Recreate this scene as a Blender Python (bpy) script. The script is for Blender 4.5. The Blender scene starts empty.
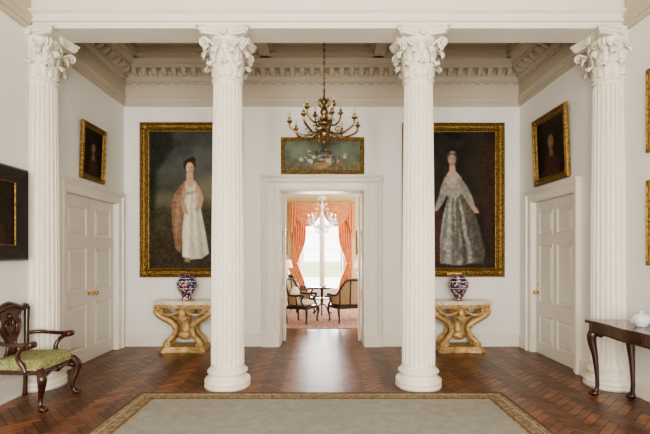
import bpy, math, random
import numpy as np
from mathutils import Vector, Matrix
random.seed(4)
pi=math.pi
# ---------------------------------------------------------------- materials
def mat(name,col,rough=.5,metal=0.,col2=None,nscale=8.,bump=0.,bscale=None,vcol=False,trans=0.,emis=None,estr=0.,coat=0.,detail=4.,stretch=(1,1,1),spec=None):
    m=bpy.data.materials.new(name); m.use_nodes=True
    nt=m.node_tree; b=nt.nodes['Principled BSDF']
    b.inputs['Roughness'].default_value=rough; b.inputs['Metallic'].default_value=metal
    b.inputs['Base Color'].default_value=(*col,1)
    if spec is not None: b.inputs['Specular IOR Level'].default_value=spec
    if trans: b.inputs['Transmission Weight'].default_value=trans
    if coat: b.inputs['Coat Weight'].default_value=coat; b.inputs['Coat Roughness'].default_value=.15
    if emis: b.inputs['Emission Color'].default_value=(*emis,1); b.inputs['Emission Strength'].default_value=estr
    tc=nt.nodes.new('ShaderNodeTexCoord'); mp=nt.nodes.new('ShaderNodeMapping'); mp.inputs['Scale'].default_value=stretch
    nt.links.new(tc.outputs['Object'],mp.inputs['Vector'])
    if col2 is not None:
        n=nt.nodes.new('ShaderNodeTexNoise'); n.inputs['Scale'].default_value=nscale; n.inputs['Detail'].default_value=detail
        nt.links.new(mp.outputs[0],n.inputs['Vector'])
        r=nt.nodes.new('ShaderNodeValToRGB'); r.color_ramp.elements[0].position=.35; r.color_ramp.elements[1].position=.65
        r.color_ramp.elements[0].color=(*col,1); r.color_ramp.elements[1].color=(*col2,1)
        nt.links.new(n.outputs['Fac'],r.inputs[0]); out=r.outputs[0]
        if vcol:
            a=nt.nodes.new('ShaderNodeVertexColor'); a.layer_name='Col'
            x=nt.nodes.new('ShaderNodeMixRGB'); x.blend_type='MULTIPLY'; x.inputs[0].default_value=1
            nt.links.new(out,x.inputs[1]); nt.links.new(a.outputs[0],x.inputs[2]); out=x.outputs[0]
        nt.links.new(out,b.inputs['Base Color'])
    elif vcol:
        a=nt.nodes.new('ShaderNodeVertexColor'); a.layer_name='Col'
        nt.links.new(a.outputs[0],b.inputs['Base Color'])
    if bump:
        n=nt.nodes.new('ShaderNodeTexNoise'); n.inputs['Scale'].default_value=bscale or 30; n.inputs['Detail'].default_value=3
        nt.links.new(mp.outputs[0],n.inputs['Vector'])
        bp=nt.nodes.new('ShaderNodeBump'); bp.inputs['Strength'].default_value=bump; bp.inputs['Distance'].default_value=.02
        nt.links.new(n.outputs['Fac'],bp.inputs['Height']); nt.links.new(bp.outputs[0],b.inputs['Normal'])
    return m
M={}
M['wall']=mat('wall_paint',(.82,.805,.76),.6,col2=(.80,.785,.74),nscale=1.5)
M['trim']=mat('trim_paint',(.79,.75,.665),.4)
M['door']=mat('door_paint',(.74,.70,.62),.38)
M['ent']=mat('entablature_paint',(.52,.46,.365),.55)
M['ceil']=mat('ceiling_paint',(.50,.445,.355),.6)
M['stone']=mat('column_paint',(.80,.75,.65),.38)
M['floor']=mat('parquet_wood',(.115,.046,.021),.33,col2=(.20,.088,.042),nscale=6,vcol=True,stretch=(1,1,1),bump=.10,bscale=13,spec=.38)
M['under']=mat('dark_gap',(.012,.007,.004),.6)
M['gold']=mat('gilt_frame',(.12,.068,.02),.42,.8,col2=(.42,.27,.085),nscale=40,bump=.5,bscale=70)
M['gilt']=mat('gilt_carved',(.38,.23,.08),.42,.3,col2=(.62,.44,.21),nscale=14,bump=.4,bscale=50)
M['marble']=mat('marble_top',(.62,.48,.34),.2,col2=(.80,.73,.62),nscale=16)
M['brass']=mat('chandelier_brass',(.13,.085,.04),.32,.9,col2=(.46,.32,.15),nscale=25)
M['brassknob']=mat('brass_knob',(.75,.5,.18),.25,1)
M['candle']=mat('candle_wax',(.62,.50,.33),.5)
M['bulb']=mat('lit_bulb',(.9,.8,.6),.4,emis=(1,.75,.45),estr=4)
M['black']=mat('ebony_frame',(.018,.015,.013),.3)
M['canvas']=mat('oil_paint',(.5,.5,.5),.5,vcol=True,spec=.2)
M['mahog']=mat('mahogany',(.028,.008,.005),.25,col2=(.07,.020,.010),nscale=7,stretch=(1,1,.3),coat=.4)
M['dark']=mat('dark_chair_wood',(.03,.014,.008),.35)
M['cane']=mat('caning',(.40,.28,.16),.6,col2=(.24,.15,.08),nscale=90)
M['cush']=mat('cushion_fabric',(.55,.42,.33),.9,col2=(.62,.52,.42),nscale=20)
M['cream']=mat('far_wall_paint',(.70,.56,.32),.7)
M['farceil']=mat('far_ceiling_paint',(.66,.62,.53),.7)
M['coral']=mat('coral_silk',(.64,.22,.095),.55,col2=(.74,.32,.16),nscale=6)
M['white']=mat('white_paint',(.82,.82,.80),.4)
M['crystal']=mat('crystal',(.92,.93,.95),.08,trans=.15,emis=(1,.92,.8),estr=.12)  # faint glow added to the glass so the chandelier looks brighter
M['porc']=mat('white_porcelain',(.72,.74,.76),.15)
M['shade']=mat('lamp_shade',(.85,.66,.48),.8,emis=(1,.6,.35),estr=.6)
M['grass']=mat('lawn',(.25,.34,.16),.9,col2=(.34,.40,.22),nscale=1)
M['paving']=mat('terrace_stone',(.75,.73,.68),.8)
# seat fabric : green floral
def ramp_mat(name,stops,kind,scale,rough,stretch=(1,1,1),bump=0):
    m=bpy.data.materials.new(name); m.use_nodes=True; nt=m.node_tree; b=nt.nodes['Principled BSDF']
    b.inputs['Roughness'].default_value=rough
    tc=nt.nodes.new('ShaderNodeTexCoord'); mp=nt.nodes.new('ShaderNodeMapping'); mp.inputs['Scale'].default_value=stretch
    nt.links.new(tc.outputs['Object'],mp.inputs['Vector'])
    if kind=='vor':
        n=nt.nodes.new('ShaderNodeTexVoronoi'); o='Color'
    else:
        n=nt.nodes.new('ShaderNodeTexNoise'); o='Fac'; n.inputs['Detail'].default_value=5
    n.inputs['Scale'].default_value=scale
    nt.links.new(mp.outputs[0],n.inputs['Vector'])
    r=nt.nodes.new('ShaderNodeValToRGB'); r.color_ramp.interpolation='CONSTANT' if kind=='vor' else 'LINEAR'
    e=r.color_ramp.elements
    e[0].position=stops[0][0]; e[0].color=(*stops[0][1],1); e[1].position=stops[1][0]; e[1].color=(*stops[1][1],1)
    for p,c in stops[2:]:
        k=e.new(p); k.color=(*c,1)
    nt.links.new(n.outputs[o],r.inputs[0]); nt.links.new(r.outputs[0],b.inputs['Base Color'])
    if bump:
        bp=nt.nodes.new('ShaderNodeBump'); bp.inputs['Strength'].default_value=bump; bp.inputs['Distance'].default_value=.01
        n2=nt.nodes.new('ShaderNodeTexNoise'); n2.inputs['Scale'].default_value=180
        nt.links.new(tc.outputs['Object'],n2.inputs['Vector'])
        nt.links.new(n2.outputs['Fac'],bp.inputs['Height']); nt.links.new(bp.outputs[0],b.inputs['Normal'])
    return m
M['green']=ramp_mat('green_floral_silk',[(0,(.11,.13,.03)),(.42,(.17,.20,.055)),(.48,(.45,.42,.24)),(.55,(.13,.17,.04)),(.66,(.42,.28,.12))],'noise',24,.6)
M['imari']=ramp_mat('imari_porcelain',[(0,(.02,.025,.09)),(.36,(.60,.55,.50)),(.48,(.36,.05,.03)),(.60,(.03,.035,.11)),(.85,(.50,.28,.09))],'vor',40,.12)
M['rugf']=ramp_mat('rug_field',[(.3,(.275,.262,.228)),(.7,(.345,.330,.292))],'noise',9,.95,bump=.5)
M['rugb']=ramp_mat('rug_border',[(.3,(.22,.155,.085)),(.45,(.34,.26,.155)),(.55,(.14,.10,.06)),(.7,(.33,.26,.16))],'noise',18,.95,bump=.5)
M['rugr']=ramp_mat('red_rug_field',[(.3,(.30,.08,.06)),(.42,(.50,.34,.24)),(.52,(.26,.09,.08)),(.62,(.45,.30,.2)),(.75,(.10,.10,.14))],'noise',6,.95)
# ---------------------------------------------------------------- mesh builder
class MB:
    def __init__(s): s.v=[];s.f=[];s.m=[];s.sm=[];s.vc={};s.mats=[];s.xf=Matrix.Identity(4)
    def mi(s,k):
        if k not in s.mats: s.mats.append(k)
        return s.mats.index(k)
    def add(s,vs,fs,k,smooth=False,cols=None):
        o=len(s.v); i=s.mi(k)
        for v in vs: s.v.append(tuple(s.xf@Vector(v)))
        if cols is not None:
            for j,c in enumerate(cols): s.vc[o+j]=c
        for f in fs:
            s.f.append([o+a for a in f]); s.m.append(i); s.sm.append(smooth)
    def box(s,x0,x1,y0,y1,z0,z1,k):
        s.add([(x0,y0,z0),(x1,y0,z0),(x1,y1,z0),(x0,y1,z0),(x0,y0,z1),(x1,y0,z1),(x1,y1,z1),(x0,y1,z1)],
              [(0,3,2,1),(4,5,6,7),(0,1,5,4),(1,2,6,5),(2,3,7,6),(3,0,4,7)],k)
    def frus(s,x0,x1,y0,y1,z0,z1,ins,k):  # bevelled top toward -y : panel raised field
        s.add([(x0,y1,z0),(x1,y1,z0),(x1,y1,z1),(x0,y1,z1),(x0+ins,y0,z0+ins),(x1-ins,y0,z0+ins),(x1-ins,y0,z1-ins),(x0+ins,y0,z1-ins)],
              [(4,5,6,7),(0,1,5,4),(1,2,6,5),(2,3,7,6),(3,0,4,7)],k)
    def lathe(s,prof,cx,cy,k,seg=24,cz=0,smooth=True,sx=1,sy=1):
        vs=[];fs=[];n=len(prof)
        for r,z in prof:
            for i in range(seg):
                a=2*pi*i/seg; vs.append((cx+max(r,1e-4)*math.cos(a)*sx,cy+max(r,1e-4)*math.sin(a)*sy,cz+z))
        for j in range(n-1):
            for i in range(seg):
                i2=(i+1)%seg; fs.append((j*seg+i,j*seg+i2,(j+1)*seg+i2,(j+1)*seg+i))
        s.add(vs,fs,k,smooth)
    def tube(s,pts,rad,k,seg=8,flat=1.0):
        pts=[Vector(p) for p in pts]; n=len(pts)
        if not hasattr(rad,'__len__'): rad=[rad]*n
        T=[(pts[min(i+1,n-1)]-pts[max(i-1,0)]).normalized() for i in range(n)]
        up=Vector((0,0,1)) if abs(T[0].z)<.9 else Vector((1,0,0))
        nrm=T[0].cross(up).normalized(); vs=[];fs=[]
        for i in range(n):
            nrm=(nrm-T[i]*nrm.dot(T[i])).normalized(); b=T[i].cross(nrm)
            for j in range(seg):
                a=2*pi*j/seg; vs.append(pts[i]+(nrm*math.cos(a)*flat+b*math.sin(a))*rad[i])
        for i in range(n-1):
            for j in range(seg):
                j2=(j+1)%seg; fs.append((i*seg+j,i*seg+j2,(i+1)*seg+j2,(i+1)*seg+j))
        fs.append(tuple(range(seg))[::-1]); fs.append(tuple((n-1)*seg+j for j in range(seg)))
        s.add(vs,fs,k,True)
    def ball(s,c,r,k,seg=12,sc=(1,1,1)):
        vs=[];fs=[];R=seg//2
        for j in range(R+1):
            t=pi*j/R
            for i in range(seg):
                a=2*pi*i/seg; vs.append((c[0]+r*sc[0]*math.sin(t)*math.cos(a),c[1]+r*sc[1]*math.sin(t)*math.sin(a),c[2]-r*sc[2]*math.cos(t)))
        for j in range(R):
            for i in range(seg):
                i2=(i+1)%seg; fs.append((j*seg+i,j*seg+i2,(j+1)*seg+i2,(j+1)*seg+i))
        s.add(vs,fs,k,True)
    def extx(s,prof,x0,x1,k,smooth=False): # prof (y,z) closed polygon extruded in x
        n=len(prof); vs=[(x0,y,z) for y,z in prof]+[(x1,y,z) for y,z in prof]
        fs=[(i,(i+1)%n,n+(i+1)%n,n+i) for i in range(n)]+[tuple(range(n))[::-1],tuple(range(n,2*n))]
        s.add(vs,fs,k,smooth)
    def extz(s,poly,z0,z1,k): # poly (x,y)
        n=len(poly); vs=[(x,y,z0) for x,y in poly]+[(x,y,z1) for x,y in poly]
        fs=[(i,(i+1)%n,n+(i+1)%n,n+i) for i in range(n)]+[tuple(range(n))[::-1],tuple(range(n,2*n))]
        s.add(vs,fs,k)
    def frame(s,x0,x1,z0,z1,prof,k,open_bottom=False,tz=1.0): # prof list (inset from outer, y)
        vs=[];fs=[];n=len(prof)
        for ins,y in prof:
            zb=z0 if open_bottom else z0+ins
            zt=z1-ins*tz
            vs+= [(x0+ins,y,zb),(x0+ins,y,zt),(x1-ins,y,zt),(x1-ins,y,zb)]
        for i in range(n-1):
            for j in range(3 if open_bottom else 4):
                j2=(j+1)%4; fs.append((i*4+j,i*4+j2,(i+1)*4+j2,(i+1)*4+j))
        s.add(vs,fs,k)
    def obj(s,name,loc=(0,0,0),rz=0,recalc=True):
        me=bpy.data.meshes.new(name); me.from_pydata([tuple(v) for v in s.v],[],s.f)
        for k in s.mats: me.materials.append(M[k])
        me.polygons.foreach_set('material_index',s.m); me.polygons.foreach_set('use_smooth',s.sm)
        if s.vc:
            at=me.color_attributes.new('Col','FLOAT_COLOR','POINT')
            arr=np.ones((len(s.v),4),dtype=np.float32)
            for i,c in s.vc.items(): arr[i,:3]=c
            at.data.foreach_set('color',arr.ravel())
        if recalc:
            import bmesh
            bm=bmesh.new(); bm.from_mesh(me); bmesh.ops.recalc_face_normals(bm,faces=bm.faces); bm.to_mesh(me); bm.free()
        me.update()
        o=bpy.data.objects.new(name,me); bpy.context.scene.collection.objects.link(o)
        o.location=loc; o.rotation_euler=(0,0,rz)
        return o
def inst(o,name,loc,rz=0,scale=None):
    n=bpy.data.objects.new(name,o.data); bpy.context.scene.collection.objects.link(n); n.location=loc; n.rotation_euler=(0,0,rz)
    if scale: n.scale=scale
    return n
def bez(pts,n=8): # catmull-rom
    P=[Vector(p) for p in pts]; P=[P[0]*2-P[1]]+P+[P[-1]*2-P[-2]]; out=[]
    for i in range(1,len(P)-2):
        for t in np.linspace(0,1,n,endpoint=False):
            a,b,c,d=P[i-1],P[i],P[i+1],P[i+2]
            out.append(.5*((2*b)+(c-a)*t+(2*a-5*b+4*c-d)*t*t+(3*b-a-3*c+d)*t**3))
    out.append(P[-2]); return out
def lerpr(r,n): return list(np.interp(np.linspace(0,1,n),np.linspace(0,1,len(r)),r))
# ---------------------------------------------------------------- dimensions
W=3.33; D=7.29; F=-2.6; CY=5.1; H=1.55; BZ=4.12; WT=.3; D2=D+.35; DF=15.2; FH=3.85; WR=3.46
# ---------------------------------------------------------------- floor: herringbone
def herring(x0,x1,y0,y1,name):
    import bmesh
    w=.085;n=4
    bm=bmesh.new(); R=Matrix.Rotation(pi/4,2); cx,cy=(x0+x1)/2,(y0+y1)/2
    rad=math.hypot(x1-x0,y1-y0)/2+.5; N=int(rad/w)+n
    lay=bm.loops.layers.float_color.new('Col')
    def quad(a,b,c,d,col):
        pts=[]
        g=.0022
        for X,Y in ((a+g,b+g),(c-g,b+g),(c-g,d-g),(a+g,d-g)):
            p=R@Vector((X,Y)); pts.append((p.x+cx,p.y+cy))
        mx=[p[0] for p in pts]; my=[p[1] for p in pts]
        if max(mx)<x0 or min(mx)>x1 or max(my)<y0 or min(my)>y1: return
        f=bm.faces.new([bm.verts.new((p[0],p[1],0)) for p in pts])
        for l in f.loops: l[lay]=(*col,1)
    def rc(b):
        k=random.uniform(.70,1.22)*b; return (k,k*random.uniform(.95,1.05),k*random.uniform(.9,1.1))
    for j in range(-N,N):
        for m in range(-N//(2*n)-2,N//(2*n)+3):
            a=(j%(2*n))+2*n*m; 
            if abs(a)<N+n: quad(a*w,j*w,(a+n)*w,(j+1)*w,rc(1.25))
            b=((j-2*n+1)%(2*n))+2*n*m
            if abs(b)<N+n: quad(j*w,b*w,(j+1)*w,(b+n)*w,rc(.74))
    for co,no in (((x0,0,0),(-1,0,0)),((x1,0,0),(1,0,0)),((0,y0,0),(0,-1,0)),((0,y1,0),(0,1,0))):
        bmesh.ops.bisect_plane(bm,geom=bm.verts[:]+bm.edges[:]+bm.faces[:],plane_co=co,plane_no=no,clear_outer=True)
    # sub-floor
    vs=[bm.verts.new((a,b,-.003)) for a,b in ((x0,y0),(x1,y0),(x1,y1),(x0,y1))]
    f=bm.faces.new(vs); f.material_index=1
    bmesh.ops.recalc_face_normals(bm,faces=bm.faces)
    for f in bm.faces:
        if f.normal.z<0: f.normal_flip()
    me=bpy.data.meshes.new(name); bm.to_mesh(me); bm.free()
    me.materials.append(M['floor']); me.materials.append(M['under'])
    o=bpy.data.objects.new(name,me); bpy.context.scene.collection.objects.link(o)
herring(-W-.25,WR+.2,F,D+.02,'floor')
herring(-3.6,3.6,D+.02,DF,'floor_far_room')
# ---------------------------------------------------------------- walls
LD=(5.63,7.02,2.36); RD=(5.72,6.84,2.36); G=.02
m=MB(); a,b=-W-WT,-W
m.box(a,b,F-.3,LD[0]-G,0,5,'wall'); m.box(a,b,LD[1]+G,D,0,5,'wall'); m.box(a,b,LD[0]-G,LD[1]+G,LD[2]+G,5,'wall'); m.obj('wall_left')
m=MB(); a,b=W,W+WT
m.box(WR,WR+WT,F-.3,CY,0,5,'wall'); m.box(a,b,CY,RD[0]-G,0,5,'wall'); m.box(a,b,RD[1]+G,D,0,5,'wall'); m.box(a,b,RD[0]-G,RD[1]+G,RD[2]+G,5,'wall'); m.obj('wall_right')
m=MB()
m.box(-W-WT,-.72,D,D2,0,5,'wall'); m.box(.72,W+WT,D,D2,0,5,'wall'); m.box(-.72,.72,D,D2,2.63,5,'wall'); m.obj('wall_back')
m=MB()
wins=[(-2.6,-1.3),(-.65,.65),(1.3,2.6)]  # unseen windows added behind the camera to light the hall
xs=[-W]+[c for w in wins for c in w]+[WR]
for i in range(0,len(xs),2): m.box(xs[i],xs[i+1],F-.3,F,0,5,'wall')
for a,b in wins: m.box(a,b,F-.3,F,0,.4,'wall'); m.box(a,b,F-.3,F,3.8,5,'wall')
m.obj('wall_front')
for i,(a,b) in enumerate(wins):
    m=MB(); m.frame(a,b,.4,3.8,[(0,F-.2),(0,F-.12),(.06,F-.12),(.06,F-.2)],'white')
    c=(a+b)/2
    m.box(c-.02,c+.02,F-.18,F-.14,.45,3.75,'white')
    for z in (1.2,2.1,3.0): m.box(a+.05,b-.05,F-.18,F-.14,z-.02,z+.02,'white')
    m.obj('window_%d'%(i+2))
# ceilings
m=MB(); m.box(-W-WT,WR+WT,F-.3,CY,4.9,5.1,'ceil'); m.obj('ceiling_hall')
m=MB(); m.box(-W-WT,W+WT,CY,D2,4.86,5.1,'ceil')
y0,y1=CY+.22,D
def cbeam(a,b,c,d):
    m.box(a,b,c,d,4.72,4.86,'ceil')
    m.box(a-.03,b+.03,c-.03 if d-c<.6 else c,d+.03 if d-c<.6 else d,4.79,4.86,'ceil')
cbeam(-W,W,y1-.36,y1); cbeam(-W,-W+.36,y0,y1); cbeam(W-.36,W,y0,y1)
cbeam(-1.0,-.82,y0,y1); cbeam(.82,1.0,y0,y1); cbeam(-W,W,y0,y0+.2)
m.obj('ceiling')
# ---------------------------------------------------------------- entablature
prof=[(.0,4.03),(-.03,4.03),(-.03,4.09),(-.042,4.09),(-.042,4.16),(-.06,4.175),(-.06,4.195),(-.03,4.20),(-.03,4.44),(-.05,4.455),(-.07,4.48),(-.07,4.50),(-.085,4.50),(-.085,4.60),(-.22,4.60),(-.22,4.655),(-.25,4.67),(-.29,4.72),(0,4.72)]
def entab(L,extra=True):
    m=MB(); m.extx(prof,0,L,'ent')
    n=int(L/.16); st=L/n
    for i in range(n):
        c=(i+.5)*st
        m.extx([(-.085,4.51),(-.12,4.51),(-.17,4.535),(-.20,4.56),(-.205,4.60),(-.085,4.60)],c-.035,c+.035,'ent')
        m.tube([(c-.04,-.175,4.575),(c+.04,-.175,4.575)],.022,'ent',8)
        # swag shell between modillions
        m.ball((c+st/2 if i<n-1 else c,-.09,4.55),.035,'ent',8,(1,.5,1))
        m.tube([(c-st/2+.005+st*t,-.045-.012*math.sin(pi*t),4.435-.045*math.sin(pi*t)) for t in np.linspace(0,1,7)],[.006,.011,.014,.015,.014,.011,.006],'ent',6)
    return m
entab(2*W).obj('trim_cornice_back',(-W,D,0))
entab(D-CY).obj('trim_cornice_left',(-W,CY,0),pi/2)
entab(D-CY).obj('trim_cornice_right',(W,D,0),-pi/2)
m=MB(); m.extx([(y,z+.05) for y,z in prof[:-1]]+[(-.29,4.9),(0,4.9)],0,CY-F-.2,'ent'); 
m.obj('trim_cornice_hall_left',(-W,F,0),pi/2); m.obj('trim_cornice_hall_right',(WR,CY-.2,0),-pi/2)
# beam over the columns
m=MB(); b=.20
pf=[(b-.03,BZ),(b-.03,BZ+.07),(b,BZ+.07),(b,BZ+.15),(b+.035,BZ+.17),(b+.035,BZ+.195),(b-.03,BZ+.21),(b-.03,BZ+.42),(b+.02,BZ+.44),(b+.08,BZ+.55),(b+.2,BZ+.60),(b+.24,BZ+.78),]
P=[(-y,z) for y,z in pf]+[(y,z) for y,z in reversed(pf)]
m.extx(P,-W,WR,'trim')
m.obj('trim_beam',(0,CY,0))
# ---------------------------------------------------------------- columns
def column():
    m=MB(); R=.192; nf=22; ss=8; N=nf*ss
    m.lathe([(.0,0),(.265,0),(.268,.03),(.268,.035),(.262,.04)],0,0,'stone',48)
    base=[(.262,.04)]+[(.245+.022*math.cos(a),.075+.035*math.sin(a)) for a in np.linspace(-1.5,1.5,9)]+[(.236,.118),(.222,.124),(.214,.14),(.214,.152),(.224,.165)]+[(.222+.014*math.cos(a),.185+.018*math.sin(a)) for a in np.linspace(-1.4,1.4,7)]+[(.214,.21),(.207,.222),(R,.24)]
    m.lathe(base,0,0,'stone',48)
    z0,z1=.24,3.555
    zs=[z0,z0+.03,z0+.05,z0+.075,z0+.11]+list(np.linspace(z0+.2,z1-.2,10))+[z1-.11,z1-.075,z1-.05,z1-.03,z1]
    fd=[0,0,.5,.85,1]+[1]*10+[1,.85,.5,0,0]
    vs=[];fs=[]
    for z,d in zip(zs,fd):
        t=(z-z0)/(z1-z0); Rz=R*(1-.14*t**1.7)
        for i in range(N):
            ph=(i%ss)/ss
            x=(ph-.5)/.37
            dep=math.sqrt(max(0,1-x*x))*.025*d if abs(x)<1 else 0
            r=Rz-dep; a=2*pi*i/N; vs.append((r*math.cos(a),r*math.sin(a),z))
    n=len(zs)
    for j in range(n-1):
        for i in range(N):
            i2=(i+1)%N; fs.append((j*N+i,j*N+i2,(j+1)*N+i2,(j+1)*N+i))
    m.add(vs,fs,'stone',False)
    rt=R*.86
    # astragal
    m.lathe([(rt,3.545),(rt+.015,3.55),(rt+.02,3.565),(rt+.013,3.58),(rt-.005,3.585)],0,0,'stone',40)
    # bell
    zb=3.58; hb=.45
    def rb(t): return rt-.012+.015*t+.075*max(0,t-.55)**1.2*1.6
    m.lathe([(rb(t),zb+hb*t) for t in np.linspace(0,1,10)],0,0,'stone',32)
    def leaf(ang,zs_,h,wd,r0,curl):
        nu,nv=11,26; vs=[];fs=[]
        for j in range(nv):
            v=j/(nv-1)
            if v<.68: zz=h*v/.68*.95; out=.010+.03*(v/.68)**2.2
            else:
                a=(v-.68)/.32*pi*1.15; out=.040+curl*(1-math.cos(a))/2; zz=h*.95+math.sin(min(a,pi))*h*.09-(a/pi)**2*h*.17
            lob=1+.22*abs(math.sin(v*13))-.11
            wv=wd*(.62+.5*math.sin(pi*min(v/.85,1)*.85))*(1 if v<.72 else 1-.6*((v-.72)/.28)**1.3)*lob
            for i in range(nu):
                u=-1+2*i/(nu-1)
                rr=r0+out+.013*(abs((i%2))-.5)*(.3+.7*v)*(1 if abs(u)>.15 else 0)-.020*u*u+(.010 if abs(u)<.05 else 0)
                zu=zz-.02*abs(u)**1.5
                aa=ang+u*wv/(r0+.03); vs.append((rr*math.cos(aa),rr*math.sin(aa),zs_+max(zu,0)))
        for j in range(nv-1):
            for i in range(nu-1): fs.append((j*nu+i,j*nu+i+1,(j+1)*nu+i+1,(j+1)*nu+i))
        m.add(vs,fs,'stone',True)
    for i in range(8): leaf(2*pi*i/8,zb,.17,.056,rt-.005,.075)
    for i in range(8): leaf(2*pi*(i+.5)/8,zb+.02,.30,.055,rt+.002,.09)
    for i in range(4): # corner volutes + leaves
        a=pi/4+i*pi/2
        for sgn in (-1,1):
            pts=[];rad=[]
            for t in np.linspace(0,1,10):
                rr=rt+.02+.125*t**1.6; aa=a+sgn*.42*(1-t)**1.1+sgn*.06; pts.append((rr*math.cos(aa),rr*math.sin(aa),zb+.25+.15*t**.8)); rad.append(.010+.008*t)
            cx_=rt+.14; cz=zb+.355
            for t in np.linspace(.1,1,18):
                th=pi/2-t*2*pi*1.5; r=.050*(1-t)+.006
                rr=cx_+r*math.cos(th)*1; aa=a+sgn*.055*(1-.3*t)
                pts.append((rr*math.cos(aa),rr*math.sin(aa),cz+r*math.sin(th))); rad.append(.016-.006*t)
            m.tube(pts,rad,'stone',6)
        leaf(a,zb+.12,.22,.035,rt+.03,.09)
        # inner helices on faces
        a=i*pi/2
        for sgn in (-1,1):
            pts=[]
            for t in np.linspace(0,1,20):
                th=-pi/2+sgn*0+t*2*pi*1.3; r=.034*(1-t)+.005
                off=sgn*(.045+ r*math.cos(th)*1.0)
                rr=rt+.05; aa=a+off/rr; pts.append((rr*math.cos(aa),rr*math.sin(aa),zb+.375+r*math.sin(th)))
            m.tube(pts,.010,'stone',6)
            m.tube([(( rt+.035)*math.cos(a+sgn*q/ (rt)),(rt+.035)*math.sin(a+sgn*q/rt),z) for q,z in ((.10,zb+.22),(.085,zb+.29),(.06,zb+.34))],.012,'stone',6)
    # abacus concave
    def ab(s_,dip):
        pts=[]
        for i in range(4):
            a0=pi/4+i*pi/2
            p=Vector((math.cos(a0),math.sin(a0)))*s_*1.414; q=Vector((math.cos(a0+pi/2),math.sin(a0+pi/2)))*s_*1.414
            e=(q-p).normalized(); nn=Vector((math.cos(a0+pi/4),math.sin(a0+pi/4)))
            for t in np.linspace(.07,.93,11):
                pts.append(tuple(p+(q-p)*t-nn*dip*math.sin(pi*t)))
        return pts
    m.extz(ab(.28,.075),zb+.445,zb+.47,'stone'); m.extz(ab(.30,.08),zb+.47,zb+.51,'stone'); m.extz(ab(.318,.085),zb+.51,BZ,'stone')
    for i in range(4):
        a=i*pi/2; r=.245
        m.ball((r*math.cos(a),r*math.sin(a),zb+.475),.022,'stone',8)
        for k in range(6):
            b_=k*pi/3; dx=.03*math.cos(b_); m.ball((r*math.cos(a)-dx*math.sin(a),r*math.sin(a)+dx*math.cos(a),zb+.475+.03*math.sin(b_)),.019,'stone',8)
    return m
cm=column()
c0=cm.obj('fluted_column',(-1.11,CY,0))
inst(c0,'fluted_column.001',(1.135,CY,0)); inst(c0,'fluted_column.002',(-3.305,CY,0)); inst(c0,'fluted_column.003',(3.38,CY,0))
# ---------------------------------------------------------------- baseboards
bp=[(0,0),(-.035,0),(-.035,.03),(-.028,.035),(-.028,.16),(-.02,.175),(-.02,.19),(-.008,.215),(0,.22)]
def bboard(name,L,loc,rz):
    m=MB(); m.extx(bp,0,L,'trim'); m.obj(name,loc,rz)
bboard('baseboard_back',W-1.0,(-W,D,0),0); bboard('baseboard_back_right',W-1.0,(1.0,D,0),0)
def side_bb(sx,dr,nm):
    segs=[(F if sx<0 else CY,dr[0]-.15),(dr[1]+.15,D)]
    m=MB()
    for a,b in segs:
        if b-a<.03: continue
        if sx<0: m.extx(bp,a,b,'trim')
        else: m.extx(bp,-b,-a,'trim')
    m.obj('baseboard_'+nm,(sx*W,0,0),pi/2 if sx<0 else -pi/2)
side_bb(-1,LD,'left'); side_bb(1,RD,'right')
bboard('baseboard_hall_right',CY-F-.02,(WR,CY-.02,0),-pi/2)
# ---------------------------------------------------------------- doors
cas=[(0,0),(0,-.05),(.012,-.06),(.03,-.06),(.04,-.04),(.06,-.032),(.12,-.028),(.128,-.018),(.14,-.018),(.15,0),(.15,.08)]
def leafdoor(m,x0,x1,z0,z1,y,rows,cols,k='door',both=False):
    st=.10; T=.045
    m.box(x0,x1,y+.012,y+T-.012,z0,z1,k)
    n=cols; w=(x1-x0-st*(n+1))/n if n>1 else (x1-x0-2*st)
    xsv=[x0+st+i*(w+st) for i in range(n)]
    m.box(x0,x0+st,y,y+T,z0,z1,k); m.box(x1-st,x1,y,y+T,z0,z1,k)
    for i in range(n-1): m.box(xsv[i]+w,xsv[i]+w+st,y,y+T,z0,z1,k)
    H_=z1-z0
    zz=[]; 
    for a,b in rows: zz.append((z0+a*H_,z0+b*H_))
    edges=[z0]+[q for r in zz for q in r]+[z1]
    for i in range(0,len(edges),2): m.box(x0+st,x1-st,y+.0005,y+T-.0005,edges[i],edges[i+1],k)
    for a,b in zz:
        for xv in xsv:
            m.frame(xv,xv+w,a,b,[(0,y+.0),(.012,y-.009),(.026,y+.002),(.028,y+.013)],k)
            m.frus(xv+.045,xv+w-.045,y-.004,y+.0125,a+.045,b-.045,.03,k)
def casing(m,x0,x1,z1,w=.15):
    m.frame(x0-w,x1+w,0,z1+w,[(i*w/.15,y) for i,y in cas],'trim',True)
    m.extx([(0,z1+w),(-.06,z1+w),(-.075,z1+w+.02),(-.085,z1+w+.035),(0,z1+w+.035)],x0-w-.01,x1+w+.01,'trim')
rows3=[(.07,.26),(.34,.72),(.78,.94)]
rowsL=[(.08,.36),(.43,.70),(.76,.94)]
m=MB(); a,b,h=LD; casing(m,a,b,h); c=(a+b)/2
leafdoor(m,a+.002,c-.002,.004,h-.002,.05,rowsL,1); leafdoor(m,c+.002,b-.002,.004,h-.002,.05,rowsL,1)
m.box(a-.01,b+.01,.10,.27,0,h+.01,'door')  # unseen slab added behind the leaves to stop light leaking in
def knob(m,x,z,y):
    m.tube([(x,y,z),(x,y-.005,z)],.028,'brassknob',16); m.tube([(x,y,z),(x,y-.05,z)],.010,'brassknob',8); m.ball((x,y-.055,z),.03,'brassknob',12)
knob(m,c+.06,.98,.05); knob(m,c-.06,.98,.05)
m.box(c+.04,c+.08,.044,.05,1.05,1.13,'brassknob')
m.obj('door_1',(-W,0,0),pi/2)
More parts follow.
